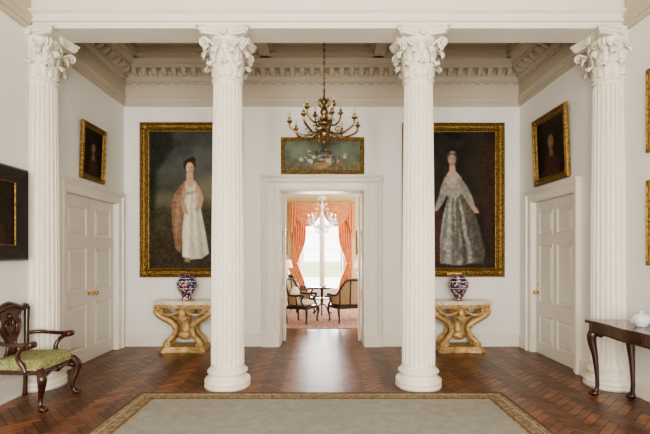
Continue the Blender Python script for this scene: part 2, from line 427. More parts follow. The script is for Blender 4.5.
m=MB(); a,b,h=-RD[1],-RD[0],RD[2]; casing(m,a,b,h)
leafdoor(m,a+.002,b-.002,.004,h-.002,.05,rows3,2); knob(m,a+.08,.95,.05); m.box(a-.01,b+.01,.10,.27,0,h+.01,'door')  # last box: unseen slab added behind the leaf against light leaks
m.box(a+.065,a+.095,.044,.05,1.04,1.12,'brassknob')
m.obj('door_2',(W,0,0),-pi/2)
# doorway surround (back wall)
m=MB(); 
m.frame(-1.0,1.0,0,2.80,[(0,0),(0,-.07),(.02,-.08),(.05,-.08),(.065,-.055),(.09,-.045),(.10,-.035),(.20,-.035),(.21,-.05),(.25,-.05),(.26,-.03),(.285,-.03),(.30,0),(.30,.35)],'trim',True,.64)
m.extx([(0,2.80),(-.08,2.80),(-.10,2.83),(-.12,2.85),(-.12,2.865),(0,2.865)],-1.03,1.03,'trim')
m.box(-1.0,-.72,.0,-.085,0,.20,'trim') ; m.box(.72,1.0,.0,-.085,0,.20,'trim')
for sx in (-1,1): # rear surround
    m.box(sx*.705 if sx>0 else -.95,.95 if sx>0 else -.705,.35,.39,0,2.75,'trim')
m.obj('trim_doorway',(0,D,0))
m=MB(); leafdoor(m,0,.68,.01,2.59,0,rows3,1,'trim'); knob(m,.62,.98,0)
m.obj('door_3',(.69,D2+.05,0),math.radians(86)); 
m=MB(); leafdoor(m,-.68,0,.01,2.59,0,rows3,1,'trim'); knob(m,-.62,.98,0)
m.obj('door_4',(-.69,D2+.05,0),math.radians(-86))
# ---------------------------------------------------------------- painter
def smooth(a,b,x):
    t=np.clip((x-a)/(b-a),0,1); return t*t*(3-2*t)
def pmask(X,Y,pts,soft):
    n=len(pts); d=np.full(X.shape,1e9); ins=np.zeros(X.shape,bool)
    for i in range(n):
        x1,y1=pts[i];x2,y2=pts[(i+1)%n]; ex,ey=x2-x1,y2-y1
        t=np.clip(((X-x1)*ex+(Y-y1)*ey)/(ex*ex+ey*ey+1e-9),0,1)
        d=np.minimum(d,np.hypot(X-x1-t*ex,Y-y1-t*ey))
        c=((y1>Y)!=(y2>Y)); 
        with np.errstate(divide='ignore',invalid='ignore'): xi=(x2-x1)*(Y-y1)/(y2-y1+1e-12)+x1
        ins^=(c&(X<xi))
    return smooth(-soft,soft,np.where(ins,d,-d))
def emask(X,Y,cx,cy,rx,ry,soft): 
    q=np.hypot((X-cx)/rx,(Y-cy)/ry); return 1-smooth(1-soft,1+soft,q)
rng=np.random.RandomState(3)
def vnoise(X,Y,s):
    g=rng.rand(40,40); x=(X/s)%39; y=(Y/s)%39; xi=x.astype(int); yi=y.astype(int); fx=x-xi; fy=y-yi
    fx=fx*fx*(3-2*fx); fy=fy*fy*(3-2*fy); x2=(xi+1)%40; y2=(yi+1)%40
    return (g[xi,yi]*(1-fx)+g[x2,yi]*fx)*(1-fy)+(g[xi,y2]*(1-fx)+g[x2,y2]*fx)*fy
class Paint:
    def __init__(s,x0,x1,y0,y1,res):
        s.nx=int((x1-x0)*res)+1; s.ny=int((y1-y0)*res)+1
        xs=np.linspace(x0,x1,s.nx); ys=np.linspace(y1,y0,s.ny) # from bottom up
        s.X,s.Y=np.meshgrid(xs,ys); s.C=np.zeros((s.ny,s.nx,3)); s.n1=vnoise(s.X,s.Y,9)*.6+vnoise(s.X,s.Y,4)*.4; s.n2=vnoise(s.X,s.Y,2.2)
    def mix(s,mk,col): mk=mk[...,None]; s.C=s.C*(1-mk)+np.array(col)*mk
    def poly(s,pts,col,soft=.7,var=.15,a=1): 
        k=(1+var*(s.n2-.5)*2)[...,None]; mk=(pmask(s.X,s.Y,pts,soft)*a)[...,None]; s.C=s.C*(1-mk)+np.array(col)*k*mk
    def ell(s,cx,cy,rx,ry,col,soft=.2,a=1): s.mix(emask(s.X,s.Y,cx,cy,rx,ry,soft)*a,col)
    def folds(s,pts,fx,sl,amp,x0,shade):
        mk=pmask(s.X,s.Y,pts,1.0); ph=(s.X-x0)*fx/(1+np.clip(s.Y-sl,0,200)*.022)
        k=1-amp*(.5+.5*np.sin(ph+2.5*s.n1))-shade*np.clip((s.X-x0)/14,-.6,1)
        s.C*=(1-mk+mk*np.clip(k,.2,1.2))[...,None]
    def to(s,m,x0,x1,z0,z1,y,g=.8):
        s.C=s.C*g*(.8+.4*s.n1)[...,None]
        xs=np.linspace(x0,x1,s.nx); zs=np.linspace(z0,z1,s.ny); n=s.nx
        vs=[(x,y,z) for z in zs for x in xs]
        fs=[(j*n+i,j*n+i+1,(j+1)*n+i+1,(j+1)*n+i) for j in range(s.ny-1) for i in range(n-1)]
        m.add(vs,fs,'canvas',False,[tuple(c) for c in np.clip(s.C,0,1).reshape(-1,3)])
gprof=[(0,0),(0,-.05),(.01,-.075),(.03,-.085),(.045,-.07),(.055,-.05),(.085,-.04),(.105,-.045),(.115,-.055),(.125,-.045),(.135,-.03),(.15,-.022)]
def ornframe(m,x0,x1,z0,z1,s=1.0,k='gold',dense=.06):
    m.frame(x0,x1,z0,z1,[(i*s,y*s) for i,y in gprof],k)
    def run(p,q,horizontal):
        L=abs(q-p); n=max(2,int(L/(dense*s))); return [p+(q-p)*(i+.5)/n for i in range(n)]
    for x in run(x0+.05*s,x1-.05*s,1):
        for z in (z0+.072*s,z1-.072*s): m.ball((x,-.042*s,z),.019*s,k,6,(1.2,.8,.7))
    for z in run(z0+.05*s,z1-.05*s,0):
        for x in (x0+.072*s,x1-.072*s): m.ball((x,-.042*s,z),.019*s,k,6,(.7,.8,1.2))
    for x in (x0+.07*s,x1-.07*s):
        for z in (z0+.07*s,z1-.07*s): m.ball((x,-.05*s,z),.06*s,k,10,(1,.5,1))
# left portrait
P=Paint(150,234,132,268,1.7)
X,Y=P.X,P.Y
t=smooth(132,268,Y)
base=np.array([.040,.047,.044])*(1-t[...,None])+np.array([.055,.040,.020])*t[...,None]
P.C=base*(.5+1.0*P.n1[...,None])
P.ell(208,160,22,24,(.12,.125,.11),.7,.8); P.ell(168,172,20,20,(.10,.108,.088),.7,.7); P.ell(214,190,20,14,(.30,.26,.175),.7,.6); P.ell(164,200,14,9,(.20,.17,.105),.7,.6)
P.poly([(150,212),(164,206),(178,210),(206,210),(222,204),(234,207),(234,268),(150,268)],(.060,.052,.024),2,.5,.9)
P.poly([(150,238),(175,234),(205,240),(234,232),(234,268),(150,268)],(.045,.031,.015),3,.5,.8)
P.poly([(150,132),(170,132),(176,146),(166,160),(158,172),(156,215),(150,225)],(.018,.019,.010),3,.6,.85)
P.poly([(181,186),(185,181),(188,194),(186,214),(184,236),(181,252),(176,248),(173,226),(172,206),(175,194)],(.26,.15,.09),1,.3)
P.poly([(178,196),(181,194),(180,226),(177,240),(175,226)],(.38,.25,.16),.9,.2,.7)
dress=[(186,182),(195,181),(199,188),(199,198),(202,214),(206,234),(209,253),(202,258),(190,259),(183,256),(183,232),(185,212),(185,195)]
P.poly(dress,(.86,.79,.66),.8,.10)
P.folds(dress,1.5,190,.30,192,.20)
P.poly([(187,192),(199,190),(199,193),(187,195)],(.50,.40,.27),.5)
P.poly([(196,183),(200,188),(204,198),(202,207),(197,212),(195,209),(199,203),(199,196),(196,190)],(.58,.36,.24),.8,.1)
P.poly([(186,183),(183,190),(181,202),(184,213),(189,214),(188,210),(185,202),(187,192)],(.50,.31,.20),.8,.1)
P.poly([(187,173),(193,173),(194,180),(197,183),(191,188),(185,183),(187,180)],(.64,.42,.29),.8,.05)
P.ell(190,165,6.2,6.2,(.03,.018,.010),.15); P.ell(193,160,3,3,(.03,.018,.010),.2); P.ell(190.3,168.2,3.8,5.4,(.66,.43,.30),.2)
P.ell(193,169.5,1.5,4,(.42,.24,.15),.5,.7)
P.ell(188.7,167.2,.8,.5,(.08,.04,.03),.4); P.ell(192.2,167.2,.8,.5,(.08,.04,.03),.4); P.ell(190.6,169.6,.5,1.1,(.5,.29,.2),.5); P.ell(190.5,171.6,1.3,.5,(.45,.11,.08),.4)
P.poly([(186,257),(191,258),(190,262),(185,261)],(.30,.20,.12),.5)
m=MB(); ornframe(m,-.86,.86,-1.297,1.297); P.to(m,-.715,.715,-1.15,1.15,-.018); m.box(-.85,.85,-.015,0,-1.28,1.28,'black')
m.obj('portrait_painting',(-2.19,D-.003,2.457),0,False)
# right portrait
P=Paint(411,494,132,268,1.7); X,Y=P.X,P.Y
P.C=np.array([.018,.014,.010])*(.4+1.2*P.n1[...,None])
P.ell(482,165,14,34,(.040,.030,.018),.7,.8); P.poly([(411,240),(494,236),(494,268),(411,268)],(.032,.020,.011),2,.5)
P.poly([(411,205),(436,203),(441,212),(440,262),(411,262)],(.08,.020,.012),1.2,.5,.8); P.poly([(476,150),(494,140),(494,240),(484,236)],(.055,.022,.014),2.5,.5,.7)
P.poly([(457,176),(463,182),(469,200),(478,226),(484,252),(482,264),(462,262),(456,225)],(.10,.09,.07),1.4,.4)
P.poly([(444,178),(449,173),(456,173),(461,178),(461,190),(457,199),(449,200),(444,190)],(.36,.34,.29),.9,.3)
skirt=[(448,197),(458,197),(465,212),(471,238),(474,262),(459,265),(440,263),(440,236),(443,214)]
P.poly(skirt,(.42,.40,.345),1.0,.35); P.folds(skirt,1.3,200,.6,452,.30)
P.poly([(455,202),(457,202),(460,260),(455,262)],(.06,.055,.05),1,.1,.7)
P.poly([(444,178),(441,186),(438,198),(434,208),(437,211),(442,204),(446,196),(448,188)],(.33,.30,.25),.8,.3)
P.ell(434.5,210,2.2,1.6,(.45,.29,.2),.3)
P.poly([(460,178),(466,186),(471,196),(474,206),(470,208),(465,200),(459,192)],(.26,.24,.20),.8,.3); P.poly([(470,203),(476,208),(478,213),(474,213),(470,208)],(.42,.28,.2),.6)
P.poly([(449,165),(454,165),(455,171),(458,175),(452,180),(446,175),(449,171)],(.52,.36,.26),.8,.05)
P.ell(451.3,157,5.0,5.6,(.09,.08,.065),.25); P.ell(451.3,159.8,3.6,5.1,(.56,.38,.27),.2); P.ell(452,152.5,2.4,1.3,(.32,.28,.2),.4)
P.ell(454,161,1.4,4,(.32,.2,.13),.5,.7)
P.ell(449.8,159,.8,.5,(.08,.04,.03),.4); P.ell(453,159,.8,.5,(.08,.04,.03),.4); P.ell(451.5,161.4,.5,1.0,(.4,.25,.17),.5); P.ell(451.4,163.3,1.2,.5,(.38,.09,.07),.4)
m=MB(); ornframe(m,-.855,.855,-1.29,1.29); P.to(m,-.71,.71,-1.145,1.145,-.018,.85); m.box(-.85,.85,-.015,0,-1.28,1.28,'black')
m.box(-.12,.12,-.095,-.04,-1.275,-1.22,'brassknob')
m.obj('portrait_painting.001',(2.2,D-.003,2.457),0,False)
# overdoor flower painting
P=Paint(284,361,141,171,2.2); P.C=np.array([.105,.125,.085])*(.7+.6*P.n1[...,None])
P.poly([(284,162),(361,162),(361,171),(284,171)],(.14,.12,.065),1,.3)
P.ell(300,150,14,8,(.21,.24,.18),.7,.7); P.ell(346,150,14,8,(.18,.22,.17),.7,.7)
for i in range(150):
    a=rng.rand()*2*pi; r=rng.rand()**.6; x=322+r*17*math.cos(a)*(1 if rng.rand()>.2 else 1.5); y=158+r*8*math.sin(a)
    if y>167: continue
    c=[(.05,.09,.03),(.45,.30,.18),(.45,.10,.07),(.50,.44,.32),(.06,.10,.04),(.06,.10,.04),(.12,.14,.2)][rng.randint(7)]
    P.ell(x,y,1.2+rng.rand()*1.3,1+rng.rand()*1.2,c,.4,.9)
P.poly([(314,163),(330,163),(328,169),(316,169)],(.28,.17,.07),.5,.4)
m=MB(); ornframe(m,-.70,.70,-.31,.31,.42,dense=.1); P.to(m,-.64,.64,-.25,.25,-.008,1.0); m.box(-.69,.69,-.006,0,-.3,.3,'black')
m.obj('flower_painting',(.01,D-.003,3.20),0,False)
# small wall paintings
def small(name,w,h,fw,k,seed,loc,rz,tilt,light=.7,inner='gold'):
    P=Paint(0,60,0,60*h/w,1.3); P.C=np.array([.025,.016,.010])*(.6+.8*P.n1[...,None])
    hh=60*h/w
    P.poly([(14,hh),(18,hh*.66),(27,hh*.58),(37,hh*.6),(46,hh*.7),(48,hh)],np.array([.10,.04,.025])*light,2,.4)
    P.poly([(27,hh*.52),(34,hh*.52),(36,hh*.66),(26,hh*.66)],np.array([.3,.24,.18])*light,1.2)
    P.ell(30,hh*.36,8.5,9.5,np.array([.06,.04,.025])*light,.3); P.ell(30.5,hh*.4,6,8,np.array([.42,.25,.15])*light,.25)
    P.ell(28,hh*.38,1,.7,(.03,.02,.01),.4); P.ell(33,hh*.38,1,.7,(.03,.02,.01),.4); P.ell(30.7,hh*.48,1.8,.7,(.22,.06,.04),.4)
    m=MB(); s=fw/.15
    if k=='black':
        m.frame(-w/2,w/2,-h/2,h/2,[(0,0),(0,-.05),(.02,-.065),(fw*.5,-.05),(fw*.8,-.03),(fw,-.02)],'black')
        m.frame(-w/2+fw,w/2-fw,-h/2+fw,h/2-fw,[(0,-.02),(0,-.03),(.008,-.03),(.012,-.018)],'gold')
    else: ornframe(m,-w/2,w/2,-h/2,h/2,s,dense=.07)
    P.to(m,-w/2+fw,w/2-fw,-h/2+fw,h/2-fw,-.012); m.box(-w/2+.01,w/2-.01,-.01,0,-h/2+.01,h/2-.01,'black')
    o=m.obj(name,loc,rz,False); o.rotation_euler=(tilt,0,rz); return o
small('small_portrait',.64,.80,.08,'gold',1,(-W+.022,6.24,3.0),pi/2,.04)
small('small_portrait.001',.92,1.0,.10,'gold',1,(W-.025,6.24,3.09),-pi/2,.04)
small('black_framed_portrait',1.0,1.0,.16,'black',1,(-W+.003,4.33,1.98),pi/2,.0)
small('gilt_framed_portrait',.9,.88,.06,'gold',1,(WR-.003,4.14,3.06),-pi/2,.0)
small('gilt_framed_portrait.001',.9,.9,.06,'gold',1,(WR-.003,4.14,1.88),-pi/2,.0)
# ---------------------------------------------------------------- console tables
def console():
    m=MB()
    top=[]
    for x in np.linspace(-.5,.5,25): top.append((x,-.24-.05*math.cos(x/.5*pi*.5)**2*1+ (.02*math.cos(x*12.5))))
    def sc(s_): return [(x*s_,(y-0)*s_) for x,y in top]+[(.5*s_,.17),(-.5*s_,.17)]
    m.extz(sc(1.0),.768,.805,'marble'); m.extz(sc(.975),.750,.769,'marble')
    m.extz(sc(.93),.69,.751,'gilt')
    for x in np.linspace(-.44,.44,19): # egg carving
        m.ball((x,-.235-.045*math.cos(x/.5*pi*.5)**2+.018*math.cos(x*12.5),.720),.023,'gilt',8,(.8,.6,1.2))
    # S-scroll supports
    for sx in (-1,1):
        for yy,q in ((-.17,1),(.08,.9)):
            path=bez([(sx*.40*q,yy,.70),(sx*.43*q,yy-.02,.64),(sx*.37*q,yy-.03,.57),(sx*.25*q,yy-.01,.50),(sx*.15,yy,.42),(sx*.13,yy,.33),(sx*.17,yy,.24),(sx*.24,yy-.02,.17),(sx*.28,yy-.03,.11),(sx*.24,yy-.03,.075)],6)
            m.tube(path,lerpr([.04,.048,.048,.052,.05,.042,.038,.042,.042,.03],len(path)),'gilt',10)
            sp=[(sx*(.36+ (.055*(1-t))*math.cos(t*9)),yy-.05,.63+.055*(1-t)*math.sin(t*9)) for t in np.linspace(0,.9,20)]
            m.tube(sp,.02,'gilt',6)
            sp=[(sx*(.24+ (.05*(1-t))*math.cos(t*9)),yy-.05,.12+.05*(1-t)*math.sin(t*9)) for t in np.linspace(0,.9,20)]
            m.tube(sp,.018,'gilt',6)
        for k in range(7): # acanthus leaves on legs
            t=k/6; m.ball((sx*(.37-.23*t),-.215,.61-.22*t),.026,'gilt',8,(1.1,.6,.8))
        sw=[(sx*(.34*t+.04),-.26,.66-.07*math.sin(pi*t)) for t in np.linspace(0,1,10)]
        m.tube(sw,lerpr([.014,.026,.014],10),'gilt',8)
    # central mask, shell and body
    m.lathe([(0,.20),(.07,.22),(.10,.30),(.085,.38),(.06,.45),(.09,.52),(.15,.60),(.18,.70)],0,-.05,'gilt',14,sy=.8)
    m.ball((0,-.25,.62),.06,'gilt',10,(1,.6,1.15))
    for k in range(7):
        a=pi*(k+.5)/7; m.tube([(0,-.27,.57),(.09*math.cos(a),-.27,.57-.10*math.sin(a))],[.01,.02],'gilt',6)
    m.ball((0,-.10,.25),.09,'gilt',10,(1.3,.8,.9))
    # plinth
    b_=[(-.36,-.27),(-.30,-.30),(-.1,-.25),(.1,-.25),(.30,-.30),(.36,-.27),(.36,.15),(-.36,.15)]
    m.extz(b_,0,.05,'gilt'); m.extz([(x*.93,y*.93) for x,y in b_],.05,.085,'gilt')
    return m
ct=console().obj('console_table',(-2.2,D-.23,0)); inst(ct,'console_table.001',(2.2,D-.23,0))
def vase():
    m=MB()
    pr=[(0,0),(.075,0),(.082,.012),(.075,.03),(.07,.045),(.085,.08),(.12,.14),(.152,.20),(.163,.245),(.155,.29),(.125,.325),(.098,.345),(.092,.365),(.105,.385),(.145,.402),(.150,.408),(.140,.408),(.09,.385),(.08,.36),(.1,.33),(.13,.28),(0,.2)]
    m.lathe(pr,0,0,'imari',28)
    m.lathe([(.0765,.008),(.085,.012),(.077,.02)],0,0,'brassknob',24)
    for z,r in ((.19,.149),(.30,.152),(.352,.098)): m.lathe([(r-.002,z-.004),(r+.003,z),(r-.002,z+.004)],0,0,'porc',28)
    return m
v=vase().obj('porcelain_vase',(-2.2,D-.25,.806)); inst(v,'porcelain_vase.001',(2.22,D-.25,.806),1.0)
# ---------------------------------------------------------------- chandelier
m=MB()
m.lathe([(0,-.17),(.012,-.165),(.02,-.15),(.010,-.135),(.028,-.12),(.05,-.09),(.075,-.05),(.08,-.02),(.06,.01),(.035,.03),(.03,.06),(.055,.08),(.085,.10),(.09,.125),(.06,.15),(.03,.17),(.025,.21),(.045,.24),(.06,.27),(.05,.31),(.025,.34),(.02,.38),(.045,.40),(.05,.42),(.03,.45),(.012,.50),(.009,.56)],0,0,'brass',20)
def arm(m,a,R,z0,zt,th):
    ca,sa=math.cos(a),math.sin(a)
    pr=[(.05,z0),(R*.32,z0-.06),(R*.58,z0-.085),(R*.82,z0-.04),(R*.97,zt-.09),(R,zt-.02)]
    pts=bez([(r*ca,r*sa,z) for r,z in pr],5); m.tube(pts,lerpr([th*1.3,th,th*1.2,th,th*.9,th],len(pts)),'brass',8)
    # leaf scroll above arm
    pts=[((R*.45+.05*(1-t)*math.cos(t*8))*ca,(R*.45+.05*(1-t)*math.cos(t*8))*sa,z0-.02+.05*(1-t)*math.sin(t*8)) for t in np.linspace(0,.85,16)]
    m.tube(pts,th*.5,'brass',6)
    x,y=R*ca,R*sa
    m.lathe([(0,zt-.03),(.015,zt-.03),(.034,zt-.01),(.044,zt),(.04,zt+.003),(.015,zt+.003),(.018,zt+.015),(.020,zt+.045),(.016,zt+.05),(0,zt+.05)],x,y,'brass',12)
    m.lathe([(.011,zt+.05),(.011,zt+.13),(.004,zt+.138),(0,zt+.14)],x,y,'candle',8)
for i in range(8): arm(m,2*pi*i/8+.2,.49,.02,.12,.015)
for i in range(4): arm(m,2*pi*i/4+.5,.27,.20,.31,.012)
for i in range(8): # upper crown scrolls
    a=2*pi*i/8; ca,sa=math.cos(a),math.sin(a)
    m.tube(bez([(r*ca,r*sa,z) for r,z in ((.02,.33),(.07,.36),(.09,.42),(.06,.46),(.05,.43))],4),.006,'brass',6)
top=4.86-3.27
m.tube([(0,0,.5),(0,0,top)],.006,'brass',8)
k=0; z=.58
while z<top-.05:
    a=(k%2)*pi/2
    m.tube([(.015*math.cos(q)*math.cos(a),.015*math.cos(q)*math.sin(a),z+.03*math.sin(q)) for q in np.linspace(0,2*pi,11)],.005,'brass',5); z+=.048;k+=1
m.lathe([(0,top-.06),(.03,top-.05),(.07,top-.01),(.07,top)],0,0,'brass',16)
m.obj('brass_chandelier',(.03,6.1,3.27))
# ---------------------------------------------------------------- armchair (faces local -y)
def armchair():
    m=MB(); w=.29; sh=.40
    # front cabriole legs
    for sx in (-1,1):
        p=bez([(sx*(w-.02),-.26,sh+.01),(sx*(w+.015),-.30,sh-.07),(sx*(w+.005),-.29,sh-.16),(sx*(w-.02),-.265,.14),(sx*(w-.015),-.265,.07),(sx*(w),-.285,.035)],5)
        m.tube(p,lerpr([.038,.046,.034,.022,.022,.032],len(p)),'mahog',10)
        m.ball((sx*w,-.29,.032),.038,'mahog',10,(1,1.15,.85)); m.ball((sx*(w+.012),-.315,sh-.06),.03,'mahog',8,(1,.7,1.3))
        for q in (-.025,0,.025): m.tube([(sx*w+q*.8,-.285,.06),(sx*w+q,-.325,.03),(sx*w+q,-.33,.008)],.009,'mahog',6)
        # rear legs sweep
        p=bez([(sx*(w-.05),.22,sh+.02),(sx*(w-.05),.23,.28),(sx*(w-.045),.24,.12),(sx*(w-.04),.25,.0)],5)
        m.tube(p,lerpr([.028,.024,.022,.026],len(p)),'mahog',8)
        # back stile
        p=bez([(sx*(w-.05),.22,sh),(sx*(w-.045),.225,.60),(sx*(w-.03),.235,.80),(sx*(w-.01),.245,.97)],5)
        m.tube(p,lerpr([.030,.026,.026,.032],len(p)),'mahog',8)
        # arm and support
        p=bez([(sx*(w-.04),.23,.68),(sx*(w+.03),.14,.685),(sx*(w+.055),.0,.67),(sx*(w+.05),-.13,.665),(sx*(w+.03),-.20,.67)],5)
        m.tube(p,lerpr([.02,.022,.02,.024,.03],len(p)),'mahog',8)
        m.tube([(sx*(w+.03)-.04,-.205,.665),(sx*(w+.03)+.04,-.205,.665)],.034,'mahog',12)
        p=bez([(sx*(w+.035),-.17,.66),(sx*(w+.03),-.09,.60),(sx*(w+.005),-.06,.52),(sx*(w-.01),-.10,.44),(sx*(w-.01),-.12,.38)],5)
        m.tube(p,lerpr([.022,.02,.024,.028,.026],len(p)),'mahog',8)
    # seat rails with shaped apron
    m.box(-w+.01,w-.01,-.275,-.24,sh-.05,sh+.03,'mahog'); m.box(-w+.03,w-.03,.20,.235,sh-.04,sh+.03,'mahog')
    for sx in (-1,1): m.add([(sx*(w-.005),-.26,sh-.04),(sx*(w-.045),.22,sh-.04),(sx*(w-.045),.22,sh+.03),(sx*(w-.005),-.26,sh+.03),(sx*(w-.035),-.26,sh-.04),(sx*(w-.075),.22,sh-.04),(sx*(w-.075),.22,sh+.03),(sx*(w-.035),-.26,sh+.03)],[(0,1,2,3),(4,7,6,5),(0,4,5,1),(3,2,6,7)],'mahog')
    m.ball((0,-.275,sh-.04),.045,'mahog',10,(1.3,.4,.8))
    for sx in (-1,1): m.tube(bez([(sx*.04,-.277,sh-.05),(sx*.12,-.277,sh-.035),(sx*.2,-.277,sh-.06),(sx*.26,-.277,sh-.09)],4),.014,'mahog',6)
    # upholstered seat: domed grid
    n=14; vs=[];fs=[]
    for j in range(n+1):
        for i in range(n+1):
            u=i/n*2-1; v_=j/n*2-1
            ww=w+.01-.04*(v_+1)/2; e=max(abs(u),abs(v_)); z=sh+.035+.075*max(0,(1-abs(u)**9)*(1-abs(v_)**9))**.6 if e<1 else sh+.01
            vs.append((u*ww,-.02+v_*.262,z))
    for j in range(n):
        for i in range(n): fs.append((j*(n+1)+i,j*(n+1)+i+1,(j+1)*(n+1)+i+1,(j+1)*(n+1)+i))
    m.add(vs,fs,'green',True)
    # top rail : serpentine crest
    p=bez([(-.29,.25,.945),(-.26,.25,.975),(-.18,.25,.97),(-.08,.25,.995),(0,.25,1.01),(.08,.25,.995),(.18,.25,.97),(.26,.25,.975),(.29,.25,.945)],5)
    m.tube(p,lerpr([.03,.040,.038,.042,.046,.042,.038,.040,.03],len(p)),'mahog',8)
    # solid vase splat
    def yb(z): return .22+.025*((z-.4)/.6)**1.3
    zs=list(np.linspace(.42,.97,24)); ws=np.interp(zs,[.42,.48,.54,.60,.66,.72,.80,.88,.97],[.12,.10,.065,.05,.075,.12,.145,.13,.17])
    n=len(zs); vs=[]
    for z,a in zip(zs,ws): vs+=[(-a,yb(z)-.012,z),(a,yb(z)-.012,z),(a,yb(z)+.012,z),(-a,yb(z)+.012,z)]
    fs=[]
    for i in range(n-1):
        for j in range(4): fs.append((i*4+j,i*4+(j+1)%4,(i+1)*4+(j+1)%4,(i+1)*4+j))
    m.add(vs,fs,'mahog')
    for sx in (-1,1): m.tube([(sx*a,yb(z)-.01,z) for z,a in zip(zs,ws)],.014,'mahog',6)
    for sx in (-1,1): m.tube(bez([(sx*.01,yb(.7)-.016,.70),(sx*.06,yb(.7)-.016,.74),(sx*.08,yb(.8)-.016,.82),(sx*.03,yb(.8)-.016,.86),(sx*.02,yb(.8)-.016,.80)],5),.009,'mahog',6)
    m.box(-.13,.13,.205,.235,.41,.46,'mahog')
    m.ball((0,yb(.9)-.02,.90),.035,'mahog',8,(1.3,.5,1))
    return m
armchair().obj('armchair',(-3.025,4.52,0),pi/2)
# ---------------------------------------------------------------- side table (right), local: x = -worldY
def sidetable():
    m=MB(); L=.575; d=.20
    def outline(s_):
        pts=[]
        for x in np.linspace(-L,L,21): pts.append((x*s_,-d-.02-.03*math.cos(x/L*pi)**2*(1)))
        return pts+[(L*s_,d),(-L*s_,d)]
    m.extz(outline(1.0),.80,.822,'mahog'); m.extz(outline(.985),.79,.80,'mahog')
    m.extz([(x*.92,y*.92 if y<0 else y-.01) for x,y in outline(1)],.69,.79,'mahog')
    m.tube([(x*.925,y*.93,.695) for x,y in outline(1)[:21]],.009,'mahog',6)
    for sx in (-1,1):
        for y0,f in ((-.17,-1),(.15,0)):
            ox=sx*.50 if f else sx*.40; o=f*.03; ex=sx*.02
            p=bez([(ox,y0,.74),(ox+ex,y0+o,.66),(ox+ex,y0+o,.58),(ox,y0+o*.3,.42),(ox-ex*.8,y0-o*.1,.2),(ox-ex*.6,y0-o*.1,.09),(ox,y0+o*.4,.04)],5)
            m.tube(p,lerpr([.040,.052,.044,.030,.021,.021,.032],len(p)),'mahog',10)
            m.ball((ox,y0+o*.5,.033),.042,'mahog',10,(1,1,.8))
            for q in (-.022,0,.022): m.tube([(ox+q,y0+o*.4-.01,.06),(ox+q*1.2,y0+o*.5-.035,.035),(ox+q*1.2,y0+o*.5-.04,.01)],.009,'mahog',6)
            m.ball((ox+ex*.9,y0+o,.64),.042,'mahog',8,(1,1,1.4))
            m.tube(bez([(ox-sx*.03,y0+o*.5,.69),(ox-sx*.08,y0,.665),(ox-sx*.11,y0,.69)],4),.018,'mahog',6)
    return m
sidetable().obj('side_table',(3.17,4.24,0),-pi/2)
m=MB()
m.lathe([(0,0),(.045,0),(.05,.008),(.055,.02),(.075,.045),(.082,.075),(.08,.085),(.084,.09),(.075,.105),(.045,.122),(.015,.13),(.012,.14),(.018,.15),(0,.158)],0,0,'porc',24)
for sx in (-1,1): m.tube([(sx*(.08+.02*math.sin(t)),0,.06+.02*math.cos(t)) for t in np.linspace(0,pi,8)],.005,'porc',6)
m.obj('lidded_porcelain_bowl',(3.20,4.34,.823))
# ---------------------------------------------------------------- rug
m=MB(); x0,x1,y0,y1=-2.02,2.0,.3,4.82
m.box(x0,x1,y0,y1,0,.010,'rugb')
m.box(x0+.26,x1-.26,y0+.26,y1-.26,.010,.0125,'rugf')
M['rugl']=mat('rug_stripe',(.13,.08,.045),.95); M['rugc']=mat('rug_stripe_light',(.40,.33,.22),.95)
for ins,w_,k in ((.0,.03,'rugl'),(.075,.012,'rugc'),(.195,.014,'rugl'),(.235,.018,'rugc')):
    a,b,c,d=x0+ins,x1-ins,y0+ins,y1-ins; z0,z1=.0095,.0115
    m.box(a,b,c,c+w_,z0,z1,k); m.box(a,b,d-w_,d,z0,z1,k); m.box(a,a+w_,c+w_,d-w_,z0,z1,k); m.box(b-w_,b,c+w_,d-w_,z0,z1,k)
m.obj('carpet')
# ================================================================ FAR ROOM
XR=3.6
m=MB(); m.box(-XR-.2,-XR,D2,DF,0,FH+.1,'cream'); m.obj('wall_far_room_left')
m=MB() # right wall w/ two unseen openings added to light the room
ww=[(9.0,10.3),(12.0,13.3)]
ys=[D2,9.0,10.3,12.0,13.3,DF]
for i in (0,2,4): m.box(XR,XR+.2,ys[i],ys[i+1],0,FH+.1,'cream')
for a,b in ww: m.box(XR,XR+.2,a,b,0,.5,'cream'); m.box(XR,XR+.2,a,b,3.1,FH+.1,'cream')
m.obj('wall_far_room_right')
m=MB(); m.box(-XR-.2,-.73,DF,DF+.3,0,FH+.1,'cream'); m.box(.73,XR+.2,DF,DF+.3,0,FH+.1,'cream'); m.box(-.73,.73,DF,DF+.3,3.0,FH+.1,'cream'); m.obj('wall_far_room_back')
m=MB(); m.box(-XR-.2,XR+.2,D2,DF+.3,FH,FH+.1,'farceil')
m.obj('ceiling_far_room')
m=MB(); m.extx([(0,FH-.28),(-.02,FH-.28),(-.04,FH-.2),(-.05,FH-.12),(-.15,FH-.06),(-.18,FH),(0,FH)],-XR,XR,'farceil'); m.obj('trim_far_cornice',(0,DF,0))
m=MB(); m.extx(bp,-XR,-.86,'white'); m.extx(bp,.86,XR,'white'); m.obj('baseboard_far_room',(0,DF,0))
# french window
m=MB(); y=DF
m.frame(-.86,.86,0,3.1,[(0,0),(0,-.04),(.02,-.05),(.12,-.03),(.14,0),(.14,.3)],'white',True)
for a,b in ((-.72,-.02),(.02,.72)):
    m.frame(a,b,.02,2.98,[(0,.10),(0,.06),(.07,.06),(.07,.10)],'white')
    m.box(a+.06,b-.06,.06,.1,.02,.35,'white')
    c=(a+b)/2
    for z in (1.08,1.7,2.32): m.box(a+.06,b-.06,.07,.09,z-.010,z+.010,'white')
m.box(-.03,.03,.05,.11,0,3.0,'white')
m.obj('window_1',(0,DF,0))
